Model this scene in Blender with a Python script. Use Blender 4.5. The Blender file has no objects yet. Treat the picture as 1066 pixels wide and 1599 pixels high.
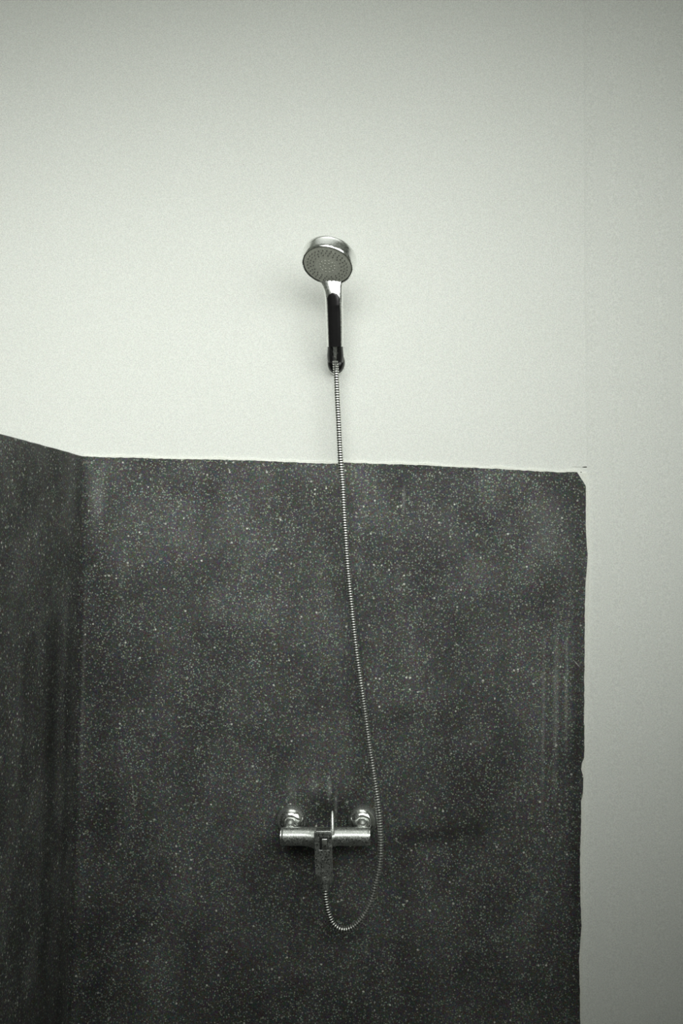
import bpy, bmesh, math, random
from mathutils import Vector, Matrix, Euler
S = bpy.context.scene
COL = S.collection
PI = math.pi
R = math.radians

# ------------------------------------------------------------------ camera
F_PX = 1400.0
cam = bpy.data.cameras.new('camera')
cam.sensor_fit = 'VERTICAL'; cam.sensor_height = 36.0; cam.lens = F_PX / 1599.0 * 36.0
cam.clip_start = 0.05
co = bpy.data.objects.new('camera', cam); COL.objects.link(co)
co.matrix_world = Matrix.Translation((0, -1.9, 1.65)) @ Matrix.Rotation(R(3.1), 4, 'Z') @ Matrix.Rotation(R(92.0), 4, 'X') @ Matrix.Rotation(R(1.0), 4, 'Z')
S.camera = co
# ------------------------------------------------------------------ light and exposure
S.view_settings.view_transform = 'Standard'; S.view_settings.look = 'None'
S.view_settings.gamma = 1.0; S.view_settings.use_curve_mapping = False
S.view_settings.exposure = 0.0
w = bpy.data.worlds.new('world'); S.world = w; w.use_nodes = True
w.node_tree.nodes['Background'].inputs['Color'].default_value = (0.86, 0.92, 0.88, 1)
w.node_tree.nodes['Background'].inputs['Strength'].default_value = 0.3

# added soft area lights, no real openings: above the camera, facing rear, overhead
def area(name, loc, rot, power, sx, sy, spread):
    l = bpy.data.lights.new(name, 'AREA'); l.energy = power; l.shape = 'RECTANGLE'; l.size = sx; l.size_y = sy
    l.spread = spread; l.color = (0.97, 1.0, 0.955)
    o = bpy.data.objects.new(name, l); COL.objects.link(o); o.location = loc; o.rotation_euler = rot
area('soft_panel_left', (-0.75, -1.78, 2.68), (1.20, 0, 0), 8.5, 2.2, 1.3, 1.22)  # added broad panel floating above the camera, no window there
area('soft_panel_right', (1.00, -1.80, 2.40), (1.33, 0, 0.62), 7.2, 2.0, 1.2, 1.40)  # added from the right to lift the side partition
area('rear_fill_light', (-0.3, -2.0, 1.9), (-1.5708, 0, 0), 2.6, 1.4, 1.4, PI)  # added to brighten the room that the chrome reflects
area('overhead_fill', (-0.1, -0.66, 3.09), (0, 0, 0), 1.5, 1.5, 1.0, 1.5)  # added overhead so chrome rims and domes show a highlight

# ------------------------------------------------------------------ node helpers
class NT:
    def __init__(s, name):
        s.m = bpy.data.materials.new(name); s.m.use_nodes = True
        s.t = s.m.node_tree; s.b = s.t.nodes['Principled BSDF']
        g = s.t.nodes.new('ShaderNodeNewGeometry'); s.pos = g.outputs['Position']; s.geo = g
        sp = s.t.nodes.new('ShaderNodeSeparateXYZ'); s.t.links.new(s.pos, sp.inputs[0]); s.sep = sp
    def put(s, sock, v):
        if isinstance(v, bpy.types.NodeSocket): s.t.links.new(v, sock)
        else: sock.default_value = v
    def math(s, op, a, b=0.0, clamp=False):
        n = s.t.nodes.new('ShaderNodeMath'); n.operation = op; n.use_clamp = clamp
        s.put(n.inputs[0], a); s.put(n.inputs[1], b); return n.outputs[0]
    def ramp(s, v, a, b, lo=0.0, hi=1.0, smooth=True):
        n = s.t.nodes.new('ShaderNodeMapRange'); n.interpolation_type = 'SMOOTHSTEP' if smooth else 'LINEAR'
        s.put(n.inputs['Value'], v)
        n.inputs['From Min'].default_value = a; n.inputs['From Max'].default_value = b
        n.inputs['To Min'].default_value = lo; n.inputs['To Max'].default_value = hi
        return n.outputs[0]
    def mix(s, f, a, b, mode='MIX'):
        n = s.t.nodes.new('ShaderNodeMix'); n.data_type = 'RGBA'; n.blend_type = mode
        s.put(n.inputs[0], f)
        s.put(n.inputs[6], a if isinstance(a, bpy.types.NodeSocket) else (*a, 1))
        s.put(n.inputs[7], b if isinstance(b, bpy.types.NodeSocket) else (*b, 1))
        return n.outputs[2]
    def mapping(s, scale):
        n = s.t.nodes.new('ShaderNodeMapping'); s.t.links.new(s.pos, n.inputs[0]); n.inputs['Scale'].default_value = scale
        return n.outputs[0]
    def noise(s, scale, detail=2.0, rough=0.5, vec=None, color=False):
        n = s.t.nodes.new('ShaderNodeTexNoise'); s.t.links.new(vec or s.pos, n.inputs['Vector'])
        n.inputs['Scale'].default_value = scale; n.inputs['Detail'].default_value = detail; n.inputs['Roughness'].default_value = rough
        return n.outputs['Color' if color else 'Fac']
    def voro(s, scale, rnd=1.0, vec=None):
        n = s.t.nodes.new('ShaderNodeTexVoronoi'); s.t.links.new(vec or s.pos, n.inputs['Vector'])
        n.inputs['Scale'].default_value = scale; n.inputs['Randomness'].default_value = rnd
        c = s.t.nodes.new('ShaderNodeSeparateColor'); s.t.links.new(n.outputs['Color'], c.inputs[0])
        return n.outputs['Distance'], c.outputs[0], c.outputs[1], n.outputs['Color']
    def blob(s, x, z, rx, rz, ang=0.0, wob=0.0, soft=1.0):
        """elliptical patch in the wall plane: 1 inside, 0 outside"""
        dx = s.math('SUBTRACT', s.sep.outputs[0], x); dz = s.math('SUBTRACT', s.sep.outputs[2], z)
        c, sn = math.cos(ang), math.sin(ang)
        u = s.math('ADD', s.math('MULTIPLY', dx, c / rx), s.math('MULTIPLY', dz, sn / rx))
        v = s.math('ADD', s.math('MULTIPLY', dx, -sn / rz), s.math('MULTIPLY', dz, c / rz))
        d = s.math('SQRT', s.math('ADD', s.math('MULTIPLY', u, u), s.math('MULTIPLY', v, v)))
        if wob: d = s.math('ADD', d, s.math('MULTIPLY', s.math('SUBTRACT', s.noise(22, 3), 0.5), wob))
        return s.ramp(d, max(0.0, 1 - soft), 1.0, 1.0, 0.0)
    def bump(s, h, strength, dist):
        n = s.t.nodes.new('ShaderNodeBump'); s.put(n.inputs['Height'], h)
        n.inputs['Strength'].default_value = strength; n.inputs['Distance'].default_value = dist
        s.t.links.new(n.outputs[0], s.b.inputs['Normal'])
    def fin(s, color, rough=0.5, metal=0.0, spec=0.5):
        s.put(s.b.inputs['Base Color'], color if isinstance(color, bpy.types.NodeSocket) else (*color, 1))
        s.put(s.b.inputs['Roughness'], rough); s.b.inputs['Metallic'].default_value = metal
        s.b.inputs['Specular IOR Level'].default_value = spec
        return s.m

def simple(name, c, rough=0.5, metal=0.0, spec=0.5):
    return NT(name).fin(c, rough, metal, spec)

def plaster(name, base=(0.80, 0.813, 0.772), crack=True):
    n = NT(name)
    g = n.noise(420, 2.0, 0.65)
    g2 = n.noise(6, 3.0, 0.5)
    gc = n.noise(260, 1.0, 0.5, color=True)
    c = n.mix(n.ramp(g, 0.3, 0.7), tuple(v * 0.87 for v in base), tuple(v * 1.09 for v in base))
    c = n.mix(n.ramp(g2, 0.3, 0.7, 0.0, 0.06), c, (0.66, 0.68, 0.60))
    c = n.mix(0.09, c, gc, 'OVERLAY')
    if crack:
        k = n.blob(0.4085, 1.8195, 0.0075, 0.0016, 0.05, 0.25, 0.5)
        k2 = n.blob(0.392, 1.8195, 0.014, 0.0008, -0.03, 0.5, 0.6)
        k3 = n.blob(0.4005, 1.8085, 0.0022, 0.0016, 0.0, 0.3, 0.5)
        c = n.mix(k, c, (0.05, 0.05, 0.04))
        c = n.mix(n.math('MULTIPLY', k2, 0.5), c, (0.15, 0.15, 0.12))
        c = n.mix(n.math('MULTIPLY', k3, 0.8), c, (0.08, 0.08, 0.06))
        # small specks in the paint
        for x, z, r in ((0.478, 2.43, 0.0022), (0.52, 2.36, 0.002), (-0.33, 2.47, 0.0016), (0.15, 2.52, 0.0015)):
            c = n.mix(n.math('MULTIPLY', n.blob(x, z, r, r, 0, 0, 0.6), 0.45), c, (0.2, 0.2, 0.17))
    h = n.math('ADD', n.math('MULTIPLY', g, 0.3), n.math('MULTIPLY', n.noise(60, 3), 0.7))
    n.bump(h, 0.35, 0.0012)
    return n.fin(c, 0.75, 0, 0.25)

def terrazzo(name):
    n = NT(name)
    stretch = n.mapping((1.0, 1.0, 1.0))
    d1, r1, q1, c1 = n.voro(300, 1.0)
    d2, r2, q2, c2 = n.voro(125, 1.0)
    d3, r3, q3, c3 = n.voro(330, 1.0)
    big = n.noise(4.0, 5.0, 0.6)
    mid = n.noise(11, 3.0, 0.55)
    vert = n.noise(14, 3.0, 0.5, vec=n.mapping((1.0, 1.0, 0.09)))
    # dark cement matrix with worn, paler and darker patches
    cem = n.mix(n.ramp(big, 0.36, 0.64), (0.050, 0.051, 0.0495), (0.098, 0.101, 0.097))
    cem = n.mix(n.ramp(mid, 0.32, 0.72, 0.0, 0.5), cem, (0.045, 0.046, 0.044))
    cem = n.mix(n.ramp(vert, 0.50, 0.78, 0.0, 0.5), cem, (0.040, 0.041, 0.039))
    cem = n.mix(0.45, cem, n.mix(1.0, (0.5, 0.5, 0.5), c3, 'OVERLAY'), 'SOFT_LIGHT')
    # small chips, each with its own grey and a touch of its own hue
    den = n.ramp(n.noise(7, 4, 0.55), 0.32, 0.68, 0.38, 0.02)
    chip = n.math('MULTIPLY', n.ramp(d1, 0.26, 0.62, 1.0, 0.0), n.math('GREATER_THAN', r1, den))
    tone = n.mix(n.math('POWER', q1, 3.0), (0.068, 0.070, 0.067), (0.34, 0.35, 0.325))
    tone = n.mix(0.20, tone, c1, 'OVERLAY')
    col = n.mix(n.math('MULTIPLY', chip, 0.85), cem, tone)
    # dark chips
    dk = n.math('MULTIPLY', n.ramp(d3, 0.25, 0.45, 1.0, 0.0), n.math('GREATER_THAN', r3, 0.70))
    col = n.mix(n.math('MULTIPLY', dk, 0.65), col, (0.018, 0.019, 0.018))
    # sparse large pale marble chips
    bc = n.math('MULTIPLY', n.ramp(d2, 0.20, 0.34, 1.0, 0.0), n.math('GREATER_THAN', r2, 0.93))
    col = n.mix(n.math('MULTIPLY', bc, n.ramp(q2, 0, 1, 0.35, 0.95)), col, (0.58, 0.59, 0.53))
    # damp and worn marks on the back wall's face, plus some painted-in shade
    front = n.math('GREATER_THAN', n.sep.outputs[0], -0.6645)
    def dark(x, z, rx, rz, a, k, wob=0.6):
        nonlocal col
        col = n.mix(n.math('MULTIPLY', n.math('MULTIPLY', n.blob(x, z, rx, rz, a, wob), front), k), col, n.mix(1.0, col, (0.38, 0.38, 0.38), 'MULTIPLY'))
    def pale(x, z, rx, rz, a, k, wob=0.5, c=(0.34, 0.35, 0.32)):
        nonlocal col
        col = n.mix(n.math('MULTIPLY', n.math('MULTIPLY', n.blob(x, z, rx, rz, a, wob), front), k), col, c, 'ADD')
    dark(0.10, 1.045, 0.17, 0.035, 0.10, 0.75)
    dark(0.21, 1.075, 0.10, 0.04, 0.3, 0.5)
    dark(-0.12, 1.095, 0.10, 0.06, 0.0, 0.85)  # shade above the crossbar, between the wall plates, painted dark
    dark(-0.20, 1.00, 0.10, 0.05, 0.0, 0.5)  # mixer's shadow at lower left, painted into the colour
    dark(0.03, 1.29, 0.05, 0.035, 0.0, 0.5)
    dark(-0.43, 1.55, 0.09, 0.07, 0.0, 0.35)
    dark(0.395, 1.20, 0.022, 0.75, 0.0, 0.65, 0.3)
    dark(-0.662, 1.1, 0.016, 1.4, 0.0, 0.7, 0.2)  # darker line down the left corner
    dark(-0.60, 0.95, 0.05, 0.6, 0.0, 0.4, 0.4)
    for x, z, rx, rz, k in ((-0.63, 1.74, 0.03, 0.09, 0.16), (0.33, 1.68, 0.07, 0.10, 0.12), (0.10, 1.69, 0.09, 0.08, 0.05),
                            (0.35, 1.33, 0.010, 0.28, 0.22), (0.325, 1.28, 0.006, 0.30, 0.16), (0.372, 1.36, 0.005, 0.22, 0.2),
                            (-0.65, 1.33, 0.006, 0.35, 0.10), (-0.197, 1.13, 0.020, 0.04, 0.14), (-0.118, 1.135, 0.008, 0.035, 0.30),
                            (-0.104, 1.10, 0.006, 0.05, 0.25), (-0.15, 1.14, 0.02, 0.03, 0.12)):
        pale(x, z, rx, rz, 0.0, k)
    pale(0.029, 1.745, 0.006, 0.05, 0.0, 0.25)
    pale(-0.535, 1.105, 0.0014, 0.055, 0.13, 0.5, 0.0)
    pale(-0.522, 0.93, 0.0012, 0.036, 0.14, 0.3, 0.0)
    pale(0.393, 1.408, 0.0018, 0.014, 0.75, 0.8, 0.0, (0.5, 0.5, 0.45))
    pale(-0.655, 1.815, 0.03, 0.004, 0.0, 0.25, 0.3)
    gr = n.noise(400, 2.0, 0.7)
    cl = n.ramp(n.noise(9, 4.0, 0.6, vec=n.mapping((1.0, 1.0, 0.7))), 0.36, 0.66)
    col = n.mix(1.0, col, n.mix(cl, (0.80, 0.80, 0.80), (1.13, 1.13, 1.13)), 'MULTIPLY')
    col = n.mix(1.0, col, n.mix(n.ramp(gr, 0.28, 0.72), (0.45, 0.45, 0.45), (1.60, 1.60, 1.60)), 'MULTIPLY')
    # corner shade painted as vertical dark bands on the side partition's face
    side = n.math('LESS_THAN', n.sep.outputs[0], -0.6645)
    def vband(y, wy, k):
        nonlocal col
        dd = n.math('ABSOLUTE', n.math('SUBTRACT', n.sep.outputs[1], y))
        f = n.math('MULTIPLY', n.math('MULTIPLY', n.ramp(dd, 0.0, wy, 1.0, 0.0), n.ramp(n.sep.outputs[2], 1.35, 1.7, 1.0, 0.0)), side)
        f = n.math('MULTIPLY', f, n.ramp(n.noise(5, 3), 0.35, 0.6, 0.4, 1.0))
        col = n.mix(n.math('MULTIPLY', f, k), col, n.mix(1.0, col, (0.35, 0.35, 0.35), 'MULTIPLY'))
    vband(-0.14, 0.06, 0.8); vband(-0.05, 0.03, 0.5); vband(-0.27, 0.04, 0.35)
    h = n.math('ADD', n.math('MULTIPLY', d1, 0.4), n.noise(40, 3))
    n.bump(h, 0.25, 0.0008)
    return n.fin(col, n.ramp(mid, 0.3, 0.7, 0.55, 0.75), 0, 0.3)

M = {}
M['plaster'] = plaster('painted_plaster')
M['side'] = plaster('side_wall_plaster', crack=False)
M['bead'] = plaster('filler_plaster', (0.84, 0.85, 0.78), False)
M['ceiling'] = plaster('ceiling_plaster', (0.80, 0.82, 0.77), False)
M['front'] = plaster('front_plaster', (0.60, 0.61, 0.58), False)
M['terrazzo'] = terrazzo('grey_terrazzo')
M['floor'] = simple('floor_cement', (0.09, 0.09, 0.085), 0.6)

def chrome(name, c=(0.92, 0.93, 0.91), lo=0.06, hi=0.22, scale=240, spots=0.35):
    n = NT(name)
    f = n.noise(scale, 3, 0.6)
    sp = n.ramp(n.noise(scale * 1.7, 2, 0.7), 0.56, 0.66)      # dried water spots
    col = n.mix(n.math('MULTIPLY', sp, spots), c, (0.50, 0.52, 0.48))
    n.bump(f, 0.12, 0.0006)
    m = n.fin(col, n.ramp(f, 0.35, 0.65, lo, hi), 1.0)
    n.put(n.b.inputs['Metallic'], n.math('SUBTRACT', 1.0, n.math('MULTIPLY', sp, spots * 0.9)))
    return m
M['chrome'] = chrome('chrome')
M['satin_chrome'] = chrome('satin_chrome', (0.90, 0.91, 0.89), 0.20, 0.34, 300, 0.2)
M['spotted_chrome'] = chrome('water_spotted_chrome', (0.64, 0.66, 0.63), 0.22, 0.50, 330, 0.85)
M['black'] = simple('black_plastic', (0.008, 0.008, 0.008), 0.22)
M['ink'] = simple('dark_gap', (0.01, 0.011, 0.01), 0.6)
M['dark_gloss'] = simple('dark_strip_gloss', (0.05, 0.048, 0.05), 0.14, 0.8, 0.7)
M['face'] = NT('spray_plate_grey')
_n = M['face']; M['face'] = _n.fin(_n.mix(_n.ramp(_n.noise(500, 2), 0.35, 0.65), (0.40, 0.41, 0.35), (0.62, 0.63, 0.55)), 0.45)
M['nozzle_dark'] = simple('nozzle_dark_rubber', (0.07, 0.072, 0.062), 0.5)
M['nozzle_pale'] = simple('nozzle_pale_rubber', (0.48, 0.49, 0.43), 0.5)
M['hose'] = chrome('hose_steel', (0.90, 0.91, 0.87), 0.24, 0.44, 300, 0.6)
M['groove'] = simple('hose_groove', (0.05, 0.05, 0.045), 0.45, 0.5)

# ------------------------------------------------------------------ mesh helpers
def link(name, bm, mats, parent=None, smooth=True, angle=40):
    bmesh.ops.remove_doubles(bm, verts=bm.verts, dist=1e-6)
    bmesh.ops.recalc_face_normals(bm, faces=bm.faces)
    me = bpy.data.meshes.new(name); bm.to_mesh(me); bm.free()
    for m in (mats if isinstance(mats, (list, tuple)) else [mats]): me.materials.append(m)
    for p in me.polygons: p.use_smooth = smooth
    if smooth: me.set_sharp_from_angle(angle=R(angle))
    o = bpy.data.objects.new(name, me); COL.objects.link(o)
    if parent: o.parent = parent
    return o
def struct(o): o['kind'] = 'structure'; return o
def thing(name, loc, label, cat, rot=None):
    e = bpy.data.objects.new(name, None); e.empty_display_size = 0.05; COL.objects.link(e)
    e.location = loc
    if rot: e.rotation_euler = rot
    e['label'] = label; e['category'] = cat
    return e

def rings(bm, rs, caps=(True, True), mat=0, closed=True, matf=None):
    vs = [[bm.verts.new(p) for p in r] for r in rs]
    n = len(rs[0])
    for i in range(len(vs) - 1):
        for j in range(n if closed else n - 1):
            a, b, c, d = vs[i][j], vs[i][(j + 1) % n], vs[i + 1][(j + 1) % n], vs[i + 1][j]
            try:
                f = bm.faces.new((a, b, c, d)); f.material_index = matf(i) if matf else mat
            except ValueError: pass
    if caps[0]: bm.faces.new(list(reversed(vs[0]))).material_index = mat
    if caps[1]: bm.faces.new(vs[-1]).material_index = mat
    return vs

def basis(axis, up=(0, 0, 1)):
    a = Vector(axis).normalized(); u = Vector(up)
    if abs(a.dot(u)) > 0.95: u = Vector((1, 0, 0))
    x = u.cross(a).normalized(); y = a.cross(x).normalized()
    return x, y, a

def lathe(bm, centre, axis, prof, n=48, caps=(True, True), sx=1.0, sy=1.0, mat=0, up=(0, 0, 1)):
    """prof = [(radius, distance along axis)]"""
    x, y, a = basis(axis, up); c = Vector(centre); rs = []
    for r, h in prof:
        r = max(r, 1e-5)
        rs.append([c + a * h + x * (r * sx * math.cos(2 * PI * k / n)) + y * (r * sy * math.sin(2 * PI * k / n)) for k in range(n)])
    return rings(bm, rs, caps, mat)

def rbox(bm, lo, hi, bev=0.002, seg=3, mat=0):
    lo, hi = Vector(lo), Vector(hi)
    g = bmesh.ops.create_cube(bm, size=1.0)
    for v in g['verts']: v.co = Vector([(lo[i] + hi[i]) / 2 + v.co[i] * (hi[i] - lo[i]) for i in range(3)])
    es = list({e for v in g['verts'] for e in v.link_edges})
    fs = {f for v in g['verts'] for f in v.link_faces}
    for f in fs: f.material_index = mat
    if bev: bmesh.ops.bevel(bm, geom=es, offset=bev, segments=seg, affect='EDGES', profile=0.5)

def prism_y(bm, pts, y0, y1):
    """polygon in the x-z plane given depth from y0 to y1"""
    a = [bm.verts.new((x, y0, z)) for x, z in pts]; b = [bm.verts.new((x, y1, z)) for x, z in pts]
    n = len(pts); bm.faces.new(a); bm.faces.new(list(reversed(b)))
    for i in range(n): bm.faces.new((a[i], b[i], b[(i + 1) % n], a[(i + 1) % n]))

def catmull(pts, per=12):
    P = [Vector(p) for p in pts]; P = [P[0] * 2 - P[1]] + P + [P[-1] * 2 - P[-2]]
    out = []
    for i in range(1, len(P) - 2):
        for k in range(per):
            t = k / per
            out.append(0.5 * ((2 * P[i]) + (P[i + 1] - P[i - 1]) * t + (2 * P[i - 1] - 5 * P[i] + 4 * P[i + 1] - P[i + 2]) * t * t
                              + (-P[i - 1] + 3 * P[i] - 3 * P[i + 1] + P[i + 2]) * t ** 3))
    out.append(P[-2]); return out
def resample(pts, ds):
    """points at the given arc lengths"""
    L = [0.0]
    for a, b in zip(pts, pts[1:]): L.append(L[-1] + (b - a).length)
    out = []; i = 0
    for s in ds:
        s = min(s, L[-1] - 1e-7)
        while L[i + 1] < s: i += 1
        t = (s - L[i]) / max(L[i + 1] - L[i], 1e-9); out.append(pts[i].lerp(pts[i + 1], t))
    return out, L[-1]

def interp(tab, t):
    if t <= tab[0][0]: return tab[0][1]
    for (a, va), (b, vb) in zip(tab, tab[1:]):
        if t <= b:
            k = (t - a) / (b - a); return va + (vb - va) * k
    return tab[-1][1]

random.seed(7)
# ------------------------------------------------------------------ the room
WY = 0.010                       # plane of the plaster; the terrazzo face stands 10 mm proud of it, at y = 0
def block(name, lo, hi, mat, bev=0):
    bm = bmesh.new(); rbox(bm, lo, hi, bev); return struct(link(name, bm, mat, smooth=False))
block('wall_back', (-2.6, WY, -0.0), (1.80, 0.16, 3.1), M['plaster'])
block('wall_left', (-2.70, -3.3, 0), (-2.60, 0.16, 3.1), M['plaster'])
block('wall_front', (-2.6, -3.4, 0), (1.80, -3.3, 3.1), M['front'])
block('floor', (-2.7, -3.4, -0.1), (1.80, 0.16, 0.0), M['floor'])
block('ceiling', (-2.7, -3.4, 3.1), (1.80, 0.16, 3.2), M['ceiling'])
# right wall: hand-floated plaster, its corner wanders a few millimetres over the height
corner = [(0, 0.4110), (0.67, 0.4105), (1.06, 0.4110), (1.32, 0.4135), (1.50, 0.4165), (1.62, 0.4180), (1.75, 0.4150), (1.82, 0.4125), (1.95, 0.4095), (2.27, 0.4035), (2.82, 0.3975), (3.1, 0.3960)]
bm = bmesh.new(); rs = []
for i in range(63):
    z = 3.1 * i / 62; x = interp(corner, z)
    rs.append([(x, 0.02, z), (x, WY - 0.0001, z), (x + 0.006, 0.0088, z), (x + 0.03, 0.0075, z), (1.80, -0.060, z), (1.80, 0.02, z)])
rings(bm, rs)
struct(link('wall_right', bm, M['side'], angle=30))
block('wall_side', (1.70, -3.3, 0), (1.80, -0.07, 3.1), M['ceiling'])

# terrazzo face of the back wall: slightly ragged top, chipped corner, ragged right edge
top = [(-0.666, 1.8287), (-0.62, 1.8270), (-0.56, 1.8265), (-0.48, 1.8250), (-0.38, 1.8247), (-0.29, 1.8235), (-0.20, 1.8205),
       (-0.122, 1.8190), (-0.102, 1.8215), (-0.015, 1.8200), (0.09, 1.8175), (0.17, 1.8145), (0.25, 1.8115), (0.32, 1.8080), (0.35, 1.8070), (0.3905, 1.8078)]
right = [(1.806, 0.3915), (1.793, 0.4000), (1.780, 0.4078), (1.72, 0.4090), (1.66, 0.4105), (1.640, 0.4128), (1.60, 0.4118), (1.57, 0.4095), (1.54, 0.4083), (1.46, 0.4085),
         (1.32, 0.4085), (1.215, 0.4098), (1.203, 0.4050), (1.19, 0.4040), (1.175, 0.4082), (1.145, 0.4080), (1.126, 0.4040), (1.06, 0.4040), (1.00, 0.4025), (0.93, 0.4040), (0.87, 0.4065),
         (0.80, 0.4020), (0.72, 0.4050), (0.66, 0.4060), (0.4, 0.405), (0.0, 0.405)]
def jag(a): return random.uniform(-a, a)
T2 = []
for (x0, z0), (x1, z1) in zip(top, top[1:]):
    n = max(2, int((x1 - x0) / 0.006))
    for k in range(n):
        t = k / n; T2.append((x0 + (x1 - x0) * t, z0 + (z1 - z0) * t + jag(0.0007)))
T2.append(top[-1])
R2 = []
for (z0, x0), (z1, x1) in zip(right, right[1:]):
    n = max(1, int((z0 - z1) / 0.008))
    for k in range(n):
        t = k / n; R2.append((x0 + (x1 - x0) * t + jag(0.0006), z0 + (z1 - z0) * t))
R2.append((0.405, 0.0))
outline = T2 + R2 + [(-0.668, 0.0)]
bm = bmesh.new(); prism_y(bm, outline, 0.0, WY + 0.002)
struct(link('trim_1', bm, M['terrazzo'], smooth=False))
# plaster bead smeared along the top edge of the terrazzo, then down its right edge
bm = bmesh.new()
lo = [(x, z + 0.0003) for x, z in T2[::1]]
hi = [(x, z + 0.0040 + 0.0012 * math.sin(x * 31) + 0.0012 * math.sin(x * 83 + 1) + jag(0.0005)) for x, z in reversed(T2)]
prism_y(bm, lo + hi, 0.0068, WY + 0.002)
struct(link('trim_2', bm, M['bead'], smooth=False))
bm = bmesh.new()
L_ = [(x + 0.0003, z) for x, z in R2 if z > 0.3]
H_ = [(max(x + 0.0008, interp(corner, z) - 0.0018 + 0.0008 * math.sin(z * 37) + jag(0.0003)), z) for x, z in reversed(R2) if z > 0.3]
prism_y(bm, L_ + H_, 0.0030, WY + 0.002)
struct(link('trim_3', bm, M['bead'], smooth=False))
# terrazzo partition on the left, lower than the ceiling
bm = bmesh.new(); rs = []
for i in range(60):
    y = WY - 1.31 * i / 59; z = 1.8290 - 0.006 * i / 59 + jag(0.0004)
    rs.append([(-0.665, y, 0), (-0.665, y, z - 0.002), (-0.667, y, z), (-0.785, y, z), (-0.785, y, 0)])
rings(bm, rs)
struct(link('wall_partition', bm, M['terrazzo'], smooth=False))

# ------------------------------------------------------------------ hand shower
H = Vector((-0.1327, -0.13, 2.2041))                   # centre of the spray face
n_ = Vector((-0.14, -0.46, -0.87)).normalized()       # the way the spray face looks
B = Vector((-0.1187, -0.045, 2.0310))                  # lower end of the conical nut
hs = thing('hand_shower', B, 'round chrome hand shower with dark front strip, resting upright in the black wall holder', 'shower head')
hs_inv = -B
def loc(v): return Vector(v) + hs_inv
e_ = (Vector((0.0, 1, 0)) - n_ * n_.y).normalized()
e_ = (Vector((0.06, 0.85, -0.5)) - n_ * Vector((0.06, 0.85, -0.5)).dot(n_)).normalized()   # in the face plane, towards the handle
end = H - n_ * 0.013 + e_ * 0.018
knots = [Vector((-0.1192, -0.0525, 2.0585)), Vector((-0.1200, -0.0620, 2.0950)), Vector((-0.1212, -0.0715, 2.1300)),
         Vector((-0.1225, -0.0810, 2.1620)), H - n_ * 0.014 + e_ * 0.040, end]
path = catmull(knots, 14)
_, LT = resample(path, [0])
NS = 60
P, _ = resample(path, [LT * i / NS for i in range(NS + 1)])
wid = [(0, 0.0350), (0.25, 0.0365), (0.5, 0.0370), (0.62, 0.0380), (0.70, 0.0400), (0.77, 0.0460), (0.84, 0.0570), (0.90, 0.0660), (1, 0.062)]
dep = [(0, 0.0310), (0.5, 0.0310), (0.68, 0.0260), (0.80, 0.0200), (0.90, 0.0150), (1, 0.012)]
def frame(i):
    t = (P[min(i + 1, NS)] - P[max(i - 1, 0)]).normalized()
    k = i / NS
    rx = Vector((1, 0, 0)).lerp(n_.cross(e_) * (1 if n_.cross(e_).x > 0 else -1), max(0, min(1, (k - 0.45) / 0.4)))
    rx = (rx - t * rx.dot(t)).normalized()
    fr = rx.cross(t).normalized()
    if fr.y > 0: fr = -fr
    return t, rx, fr
def sect(i, n=48, p=2.15):
    k = i / NS; a = interp(wid, k) / 2; b = interp(dep, k) / 2; t, rx, fr = frame(i); out = []
    for j in range(n):
        th = 2 * PI * j / n; c, s = math.cos(th), math.sin(th)
        out.append(loc(P[i] + rx * (a * math.copysign(abs(c) ** (2 / p), c)) + fr * (b * math.copysign(abs(s) ** (2 / p), s))))
    return out
bm = bmesh.new(); rings(bm, [sect(i) for i in range(NS + 1)])
link('handle', bm, M['satin_chrome'], hs, angle=60)
# dark glossy strip on the front of the handle, rounded at its upper end
bm = bmesh.new(); i1 = int(NS * 0.655); rs_o = []
tipz = P[i1]
for i in range(0, i1 + 1):
    k = i / NS; a = interp(wid, k) / 2; b = interp(dep, k) / 2; t, rx, fr = frame(i)
    d = (P[i1] - P[i]).length
    hw = 0.0136
    if d < hw: hw = math.sqrt(max(hw * hw - (hw - d) ** 2, 1e-8)) + 0.0005
    row = []
    for j in range(-8, 9):
        x = hw * j / 8
        y = b * (1 - min(0.999, abs(x) / a) ** 2.15) ** (1 / 2.15)
        y += 0.0007 if abs(j) < 8 else -0.0008
        row.append(loc(P[i] + rx * x + fr * y))
    rs_o.append(row)
rings(bm, rs_o, (False, False), closed=False)
link('dark_strip', bm, M['dark_gloss'], hs, angle=60)
# head shell
bm = bmesh.new()
lathe(bm, loc(H), -n_, [(0.0498, 0.0045), (0.0500, 0.0004), (0.0512, -0.0006), (0.0523, 0.0006), (0.0532, 0.005), (0.0550, 0.017), (0.0553, 0.0215), (0.0545, 0.025), (0.050, 0.0285), (0.038, 0.0325), (0.02, 0.0350), (0.0001, 0.0356)], 72, (True, True))
head = link('head_shell', bm, [M['chrome']], hs, angle=35)
bm = bmesh.new()
lathe(bm, loc(H), -n_, [(0.0001, -0.0012), (0.020, -0.0010), (0.040, -0.0002), (0.0480, 0.0006), (0.0486, 0.0040)], 72, (True, True))
face = link('spray_face', bm, M['face'], head)
bm = bmesh.new()
lathe(bm, loc(H), -n_, [(0.0484, 0.0028), (0.0501, 0.0022), (0.0501, 0.0040), (0.0484, 0.0040), (0.0484, 0.0028)], 72, (False, False))
lab = link('face_gap', bm, M['ink'], head); lab['label'] = 'dark gap ring around the spray face'
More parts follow.
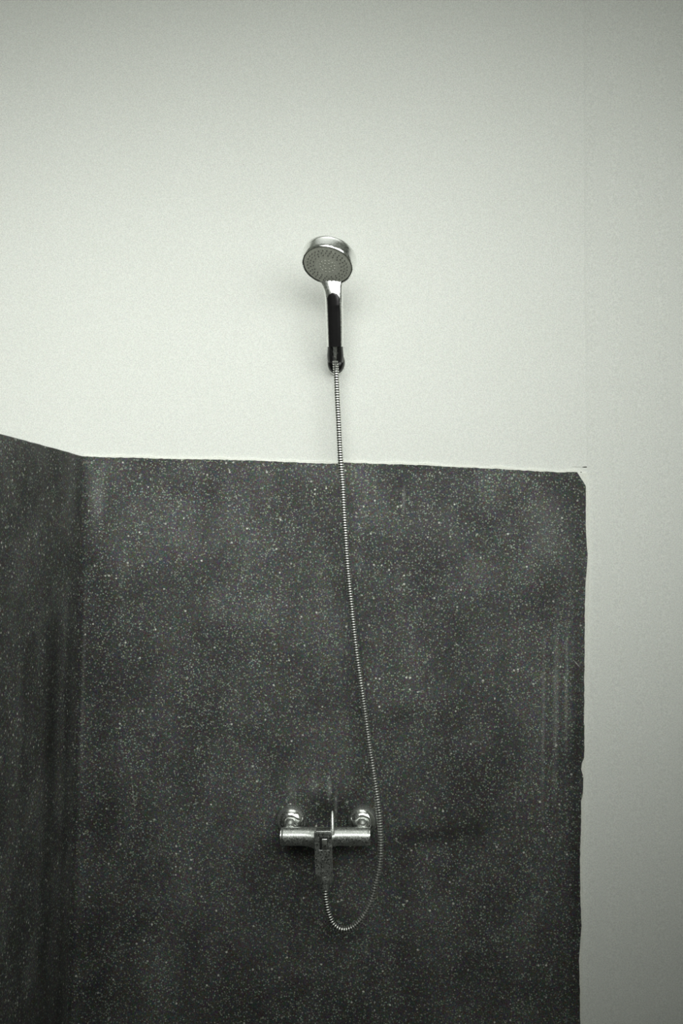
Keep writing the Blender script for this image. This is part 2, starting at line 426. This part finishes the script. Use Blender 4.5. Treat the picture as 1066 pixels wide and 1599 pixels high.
# spray nozzles: one mesh, copied
fx, fy, fa = basis(n_, e_)
def nozmesh(mat):
    bm = bmesh.new(); lathe(bm, (0, 0, 0), n_, [(0.0013, 0.0), (0.0012, 0.0012), (0.0008, 0.0018), (0.0001, 0.0019)], 10)
    o = link('nozzle', bm, mat, face); return o
nd = nozmesh(M['nozzle_dark']); np_ = nozmesh(M['nozzle_pale'])
used = {id(nd): False, id(np_): False}
def place(o, r, th):
    h = 0.0010 if r < 0.03 else 0.0003
    p = loc(H) + fx * (r * math.cos(th)) + fy * (r * math.sin(th)) + n_ * (h - 0.0003)
    if used[id(o)]: o = o.copy(); COL.objects.link(o); o.parent = face
    else: used[id(o)] = True
    o.location = p
for r, c, ph in ((0.0405, 30, 0), (0.0345, 26, 0.1), (0.0285, 18, 0.0), (0.0150, 12, 0.2), (0.0080, 6, 0)):
    for k in range(c):
        place(nd if r > 0.02 else np_, r, ph + 2 * PI * k / c)
# conical nut of the hose at the foot of the handle
ax = (knots[1] - B).normalized()
ax0 = (knots[0] + Vector((0, 0, 0.004)) - B).normalized()

# ------------------------------------------------------------------ wall holder
hb = Vector((-0.1200, WY, 2.036))
sh = thing('shower_holder', hb, 'black clip holder screwed to the white wall under the shower head', 'shower holder')
def lh(v): return Vector(v) - hb
bm = bmesh.new()
lathe(bm, (0, 0, 0), (0, -1, 0), [(0.0190, 0.0), (0.0192, 0.010), (0.0185, 0.016), (0.0150, 0.021), (0.008, 0.0235), (0.0001, 0.024)], 48, (True, True), sx=0.96, sy=1.30)
ros = link('wall_rose', bm, M['black'], sh)
bm = bmesh.new()
lathe(bm, (0, 0, 0), (0, -1, 0), [(0.0194, 0.0003), (0.0204, 0.0015), (0.0204, 0.0055), (0.0194, 0.0070)], 48, (False, False), sx=0.96, sy=1.28)
link('rose_ring', bm, M['chrome'], ros)['label'] = 'thin chrome ring around the black wall rose'
x, y, a = basis(ax0, (0, -1, 0))      # y points roughly to the front
if y.y > 0: y = -y; x = -x
bm = bmesh.new(); prof = [(-0.004, 0.0155, 0.0098), (0.002, 0.0168, 0.0100), (0.010, 0.0172, 0.0105), (0.018, 0.0166, 0.0112), (0.025, 0.0160, 0.0118), (0.0305, 0.0166, 0.0122), (0.0335, 0.0178, 0.0126)]
SL = R(33); N = 40; vs = []
for s, ro, ri in prof:
    c = lh(B + a * s); row = []
    for k in range(N + 1):
        th = SL + (2 * PI - 2 * SL) * k / N; row.append(c + y * (ro * math.cos(th)) + x * (ro * math.sin(th)))
    for k in range(N, -1, -1):
        th = SL + (2 * PI - 2 * SL) * k / N; row.append(c + y * (ri * math.cos(th)) + x * (ri * math.sin(th)))
    vs.append([bm.verts.new(p) for p in row])
m = 2 * (N + 1)
for i in range(len(vs) - 1):
    for j in range(m): bm.faces.new((vs[i][j], vs[i][(j + 1) % m], vs[i + 1][(j + 1) % m], vs[i + 1][j]))
for r_ in (vs[0], vs[-1]):
    for k in range(N): bm.faces.new((r_[k], r_[k + 1], r_[m - 2 - k], r_[m - 1 - k]))
link('clip', bm, M['black'], sh, angle=35)
bm = bmesh.new(); q = lh(B + a * 0.012 - y * 0.0135)
rbox(bm, (q.x - 0.008, -0.032, q.z - 0.010), (q.x + 0.008, -0.015, q.z + 0.012), 0.003)
link('arm', bm, M['black'], sh)

# ------------------------------------------------------------------ hose
HP = [(-0.1187,-0.0450,2.0310),(-0.1183,-0.0395,2.0190),(-0.1170,-0.0360,2.0030),(-0.1143,-0.0340,1.9561),(-0.1104,-0.0340,1.9023),(-0.1054,-0.0340,1.8284),(-0.0994,-0.0340,1.7681),(-0.0960,-0.0330,1.7147),(-0.0917,-0.0320,1.6614),(-0.0873,-0.0310,1.6081),(-0.0816,-0.0300,1.5549),(-0.0752,-0.0290,1.5018),(-0.0687,-0.0290,1.4488),(-0.0611,-0.0290,1.3960),(-0.0525,-0.0300,1.3436),(-0.0442,-0.0300,1.2911),(-0.0366,-0.0310,1.2389),(-0.0276,-0.0330,1.1872),(-0.0197,-0.0360,1.1426),(-0.0134,-0.0400,1.1010),(-0.0094,-0.0440,1.0608),(-0.0087,-0.0480,1.0170),(-0.0118,-0.0500,0.9880),(-0.0179,-0.0520,0.9602),(-0.0258,-0.0540,0.9287),(-0.0389,-0.0550,0.9004),(-0.0592,-0.0560,0.8757),(-0.0811,-0.0570,0.8676),(-0.1007,-0.0580,0.8775),(-0.1122,-0.0590,0.9017),(-0.1181,-0.0600,0.9300),(-0.1205,-0.0600,0.9560)]
ho = Vector((-0.1187, -0.045, 2.0310))
hose = thing('shower_hose', ho, 'ribbed metal hose hanging from the shower head and looping under the mixer tap', 'shower hose')
fine = catmull(HP, 16); _, LH = resample(fine, [0])
pitch = 0.0053; ds = []; rr = []; kinds = []
s = 0.0
while s < LH - pitch:
    for ph, r_, g in ((0.0, 0.0047, 0), (0.12, 0.0060, 1), (0.40, 0.0063, 1), (0.62, 0.0059, 0), (0.72, 0.0047, 0)):
        ds.append(s + ph * pitch); rr.append(r_); kinds.append(g)
    s += pitch
pp, _ = resample(fine, ds)
bm = bmesh.new(); rs = []; up = Vector((0, -1, 0))
for i, p in enumerate(pp):
    t = (pp[min(i + 3, len(pp) - 1)] - pp[max(i - 3, 0)]).normalized()
    up = (up - t * up.dot(t)).normalized(); sd = t.cross(up)
    rs.append([p - ho + up * (rr[i] * math.cos(2 * PI * k / 14)) + sd * (rr[i] * math.sin(2 * PI * k / 14)) for k in range(14)])
rings(bm, rs, matf=lambda i: 0 if i % 5 in (0, 1, 2) else 1)
link('ribbed_tube', bm, [M['hose'], M['groove']], hose, angle=50)
bm = bmesh.new()
lathe(bm, B - ho - ax0 * 0.002, ax0, [(0.0068, 0.0), (0.0080, 0.0010), (0.0084, 0.004), (0.0092, 0.016), (0.0108, 0.030), (0.0110, 0.0340), (0.0100, 0.0350)], 28)
link('conical_nut', bm, M['chrome'], hose)
bm = bmesh.new()
lathe(bm, Vector((-0.1215, -0.0600, 0.9470)) - ho, (0.0, 0, 1), [(0.0066, 0.0), (0.0092, 0.0012), (0.0098, 0.003), (0.0102, 0.012), (0.0100, 0.0135), (0.006, 0.0140)], 24)
link('lower_nut', bm, M['spotted_chrome'], hose)

# ------------------------------------------------------------------ mixer tap
mo = Vector((-0.1205, 0.0, 1.0550))
mx = thing('shower_mixer', mo, 'water-spotted chrome shower mixer tap on the dark terrazzo wall', 'mixer tap', (0, R(-1.9), 0))
Y0 = -0.062
# body: the crossbar, swelling into the middle column
bm = bmesh.new(); rs = []
for i in range(61):
    x_ = -0.0895 + 0.179 * i / 60
    ex = min(1.0, (0.0895 - abs(x_)) / 0.0022); r0 = 0.0180 * (0.90 + 0.10 * math.sqrt(max(0, 1 - (1 - ex) ** 2)))
    d = abs(x_ + 0.002); sw = max(0.0, 1 - d / 0.048) ** 2 if x_ < 0 else max(0.0, 1 - d / 0.026) ** 2
    row = []
    for k in range(40):
        th = 2 * PI * k / 40; c, s_ = math.cos(th), math.sin(th)
        low = sw * 0.020 * max(0.0, -s_) ; fr = sw * 0.008 * max(0.0, c)
        row.append((x_, Y0 - (r0 + fr) * c, (r0 + low) * s_))
    rs.append(row)
rings(bm, rs)
body = link('body', bm, M['spotted_chrome'], mx, angle=50)
for sgn in (-1, 1):
    bm = bmesh.new(); c = Vector((sgn * 0.0893, Y0, 0))
    lathe(bm, c, (sgn, 0, 0), [(0.0155, -0.001), (0.0173, 0.0), (0.0173, 0.0012), (0.0160, 0.0020), (0.0001, 0.0022)], 36)
    link('end_cap', bm, M['chrome'], mx)
    ex = sgn * 0.0745; ez = 0.0160
    bm = bmesh.new()
    lathe(bm, (ex, 0.0, ez), (0, -1, 0), [(0.0312, 0.0), (0.0316, 0.0015), (0.0314, 0.007), (0.0300, 0.013), (0.0272, 0.019), (0.0230, 0.0240), (0.0180, 0.0275), (0.0150, 0.0285), (0.0125, 0.0285)], 56)
    esc = link('escutcheon', bm, M['chrome'], mx)
    esc['label'] = 'domed chrome wall plate of the left inlet' if sgn < 0 else 'domed chrome wall plate of the right inlet'
    bm = bmesh.new()
    ctr = catmull([(ex, -0.024, ez), (ex, -0.032, ez - 0.001), (ex, -0.040, 0.006), (ex, -0.048, 0.001), (ex, -0.058, 0.0)], 6)
    rs = []
    for i, p in enumerate(ctr):
        t = (ctr[min(i + 1, len(ctr) - 1)] - ctr[max(i - 1, 0)]).normalized(); u = Vector((1, 0, 0)); v = t.cross(u)
        rs.append([p + u * (0.0115 * math.cos(2 * PI * k / 24)) + v * (0.0115 * math.sin(2 * PI * k / 24)) for k in range(24)])
    rings(bm, rs)
    link('inlet_elbow', bm, M['spotted_chrome'], mx)
    bm = bmesh.new()
    lathe(bm, (ex, -0.0340, ez - 0.007), (0, -1, -0.35), [(0.0120, -0.001), (0.0140, 0.0), (0.0148, 0.001), (0.0148, 0.009), (0.0140, 0.010), (0.012, 0.0105)], 6)
    link('hex_nut', bm, M['chrome'], mx, angle=20)
# column below the crossbar and the flat lever plate with its window in front of it
bm = bmesh.new(); rs = []
for z, hw, y0, y1 in ((0.012, 0.0150, -0.0860, -0.050), (-0.015, 0.0160, -0.0830, -0.048), (-0.045, 0.0165, -0.0790, -0.046), (-0.0720, 0.0168, -0.0770, -0.045), (-0.0745, 0.0160, -0.0760, -0.046)):
    row = []
    for k in range(32):
        th = 2 * PI * k / 32; c, s_ = math.cos(th), math.sin(th)
        row.append((-0.003 + hw * math.copysign(abs(c) ** 0.5, c), (y0 + y1) / 2 + (y1 - y0) / 2 * math.copysign(abs(s_) ** 0.5, s_), z))
    rs.append(row)
rings(bm, rs)
link('column', bm, M['spotted_chrome'], mx, angle=50)
bm = bmesh.new()
XL, XR, ZT, ZB = -0.0205, 0.0150, 0.0185, -0.0740
wl, wr, wt, wb = -0.0100, 0.0065, 0.0070, -0.0180
def yf(z): return -0.0935 + (0.0185 - z) * 0.13
def slab(x0, x1, z0, z1):
    g = [(x0, yf(z0), z0), (x1, yf(z0), z0), (x1, yf(z1), z1), (x0, yf(z1), z1)]
    a_ = [bm.verts.new(p) for p in g]; b_ = [bm.verts.new((p[0], p[1] + 0.006, p[2])) for p in g]
    return a_, b_
xs = [XL, wl, wr, XR]; zs = [ZB, wb, wt, ZT]
V = {}
for i, x_ in enumerate(xs):
    for j, z in enumerate(zs):
        V[i, j] = (bm.verts.new((x_, yf(z), z)), bm.verts.new((x_, yf(z) + 0.007, z)))
for i in range(3):
    for j in range(3):
        if (i, j) == (1, 1):
            cyc = [(1, 1), (2, 1), (2, 2), (1, 2)]
            for q0, q1 in zip(cyc, cyc[1:] + cyc[:1]): bm.faces.new((V[q0][0], V[q1][0], V[q1][1], V[q0][1]))
            continue
        c4 = [(i, j), (i + 1, j), (i + 1, j + 1), (i, j + 1)]
        bm.faces.new([V[c][0] for c in c4]); bm.faces.new([V[c][1] for c in reversed(c4)])
rim = [(0, 0), (1, 0), (2, 0), (3, 0), (3, 1), (3, 2), (3, 3), (2, 3), (1, 3), (0, 3), (0, 2), (0, 1)]
for q0, q1 in zip(rim, rim[1:] + rim[:1]): bm.faces.new((V[q0][0], V[q1][0], V[q1][1], V[q0][1]))
lev = link('lever_plate', bm, M['spotted_chrome'], mx, smooth=False)
bv = lev.modifiers.new('bevel', 'BEVEL'); bv.width = 0.0014; bv.segments = 2; bv.limit_method = 'ANGLE'
bm = bmesh.new(); rbox(bm, (-0.0105, -0.0890, -0.0185), (0.0070, -0.0800, 0.0075), 0.001)
link('window_recess', bm, M['ink'], mx)['label'] = 'dark recess behind the lever window'
bm = bmesh.new(); rbox(bm, (-0.0055, -0.0920, -0.0178), (0.0055, -0.0860, 0.0045), 0.0012)
link('lever_tab', bm, M['chrome'], mx)
bm = bmesh.new(); rbox(bm, (-0.0170, -0.0945, 0.0180), (0.0130, -0.0720, 0.0205), 0.0008)
link('lever_lip', bm, M['chrome'], mx)
# slim upright pin at the right of the middle
bm = bmesh.new(); rs = []
for z, y_, hw, hd in ((0.010, -0.080, 0.0042, 0.004), (0.022, -0.078, 0.0040, 0.0036), (0.036, -0.072, 0.0034, 0.0030), (0.048, -0.066, 0.0030, 0.0026), (0.0520, -0.064, 0.0018, 0.0016)):
    rs.append([(0.0155 + hw * math.cos(2 * PI * k / 16) - (z - 0.01) * 0.02, y_ + hd * math.sin(2 * PI * k / 16), z) for k in range(16)])
rings(bm, rs)
link('diverter_pin', bm, M['spotted_chrome'], mx)
# ring and outlet at the foot of the column
bm = bmesh.new(); lathe(bm, (-0.003, -0.0610, -0.0740), (0, 0, -1), [(0.0140, -0.001), (0.0172, 0.0), (0.0178, 0.001), (0.0178, 0.0030), (0.0170, 0.0036), (0.0172, 0.0150), (0.0155, 0.0172), (0.0125, 0.0185), (0.010, 0.0190)], 36)
link('outlet_collar', bm, M['spotted_chrome'], mx)
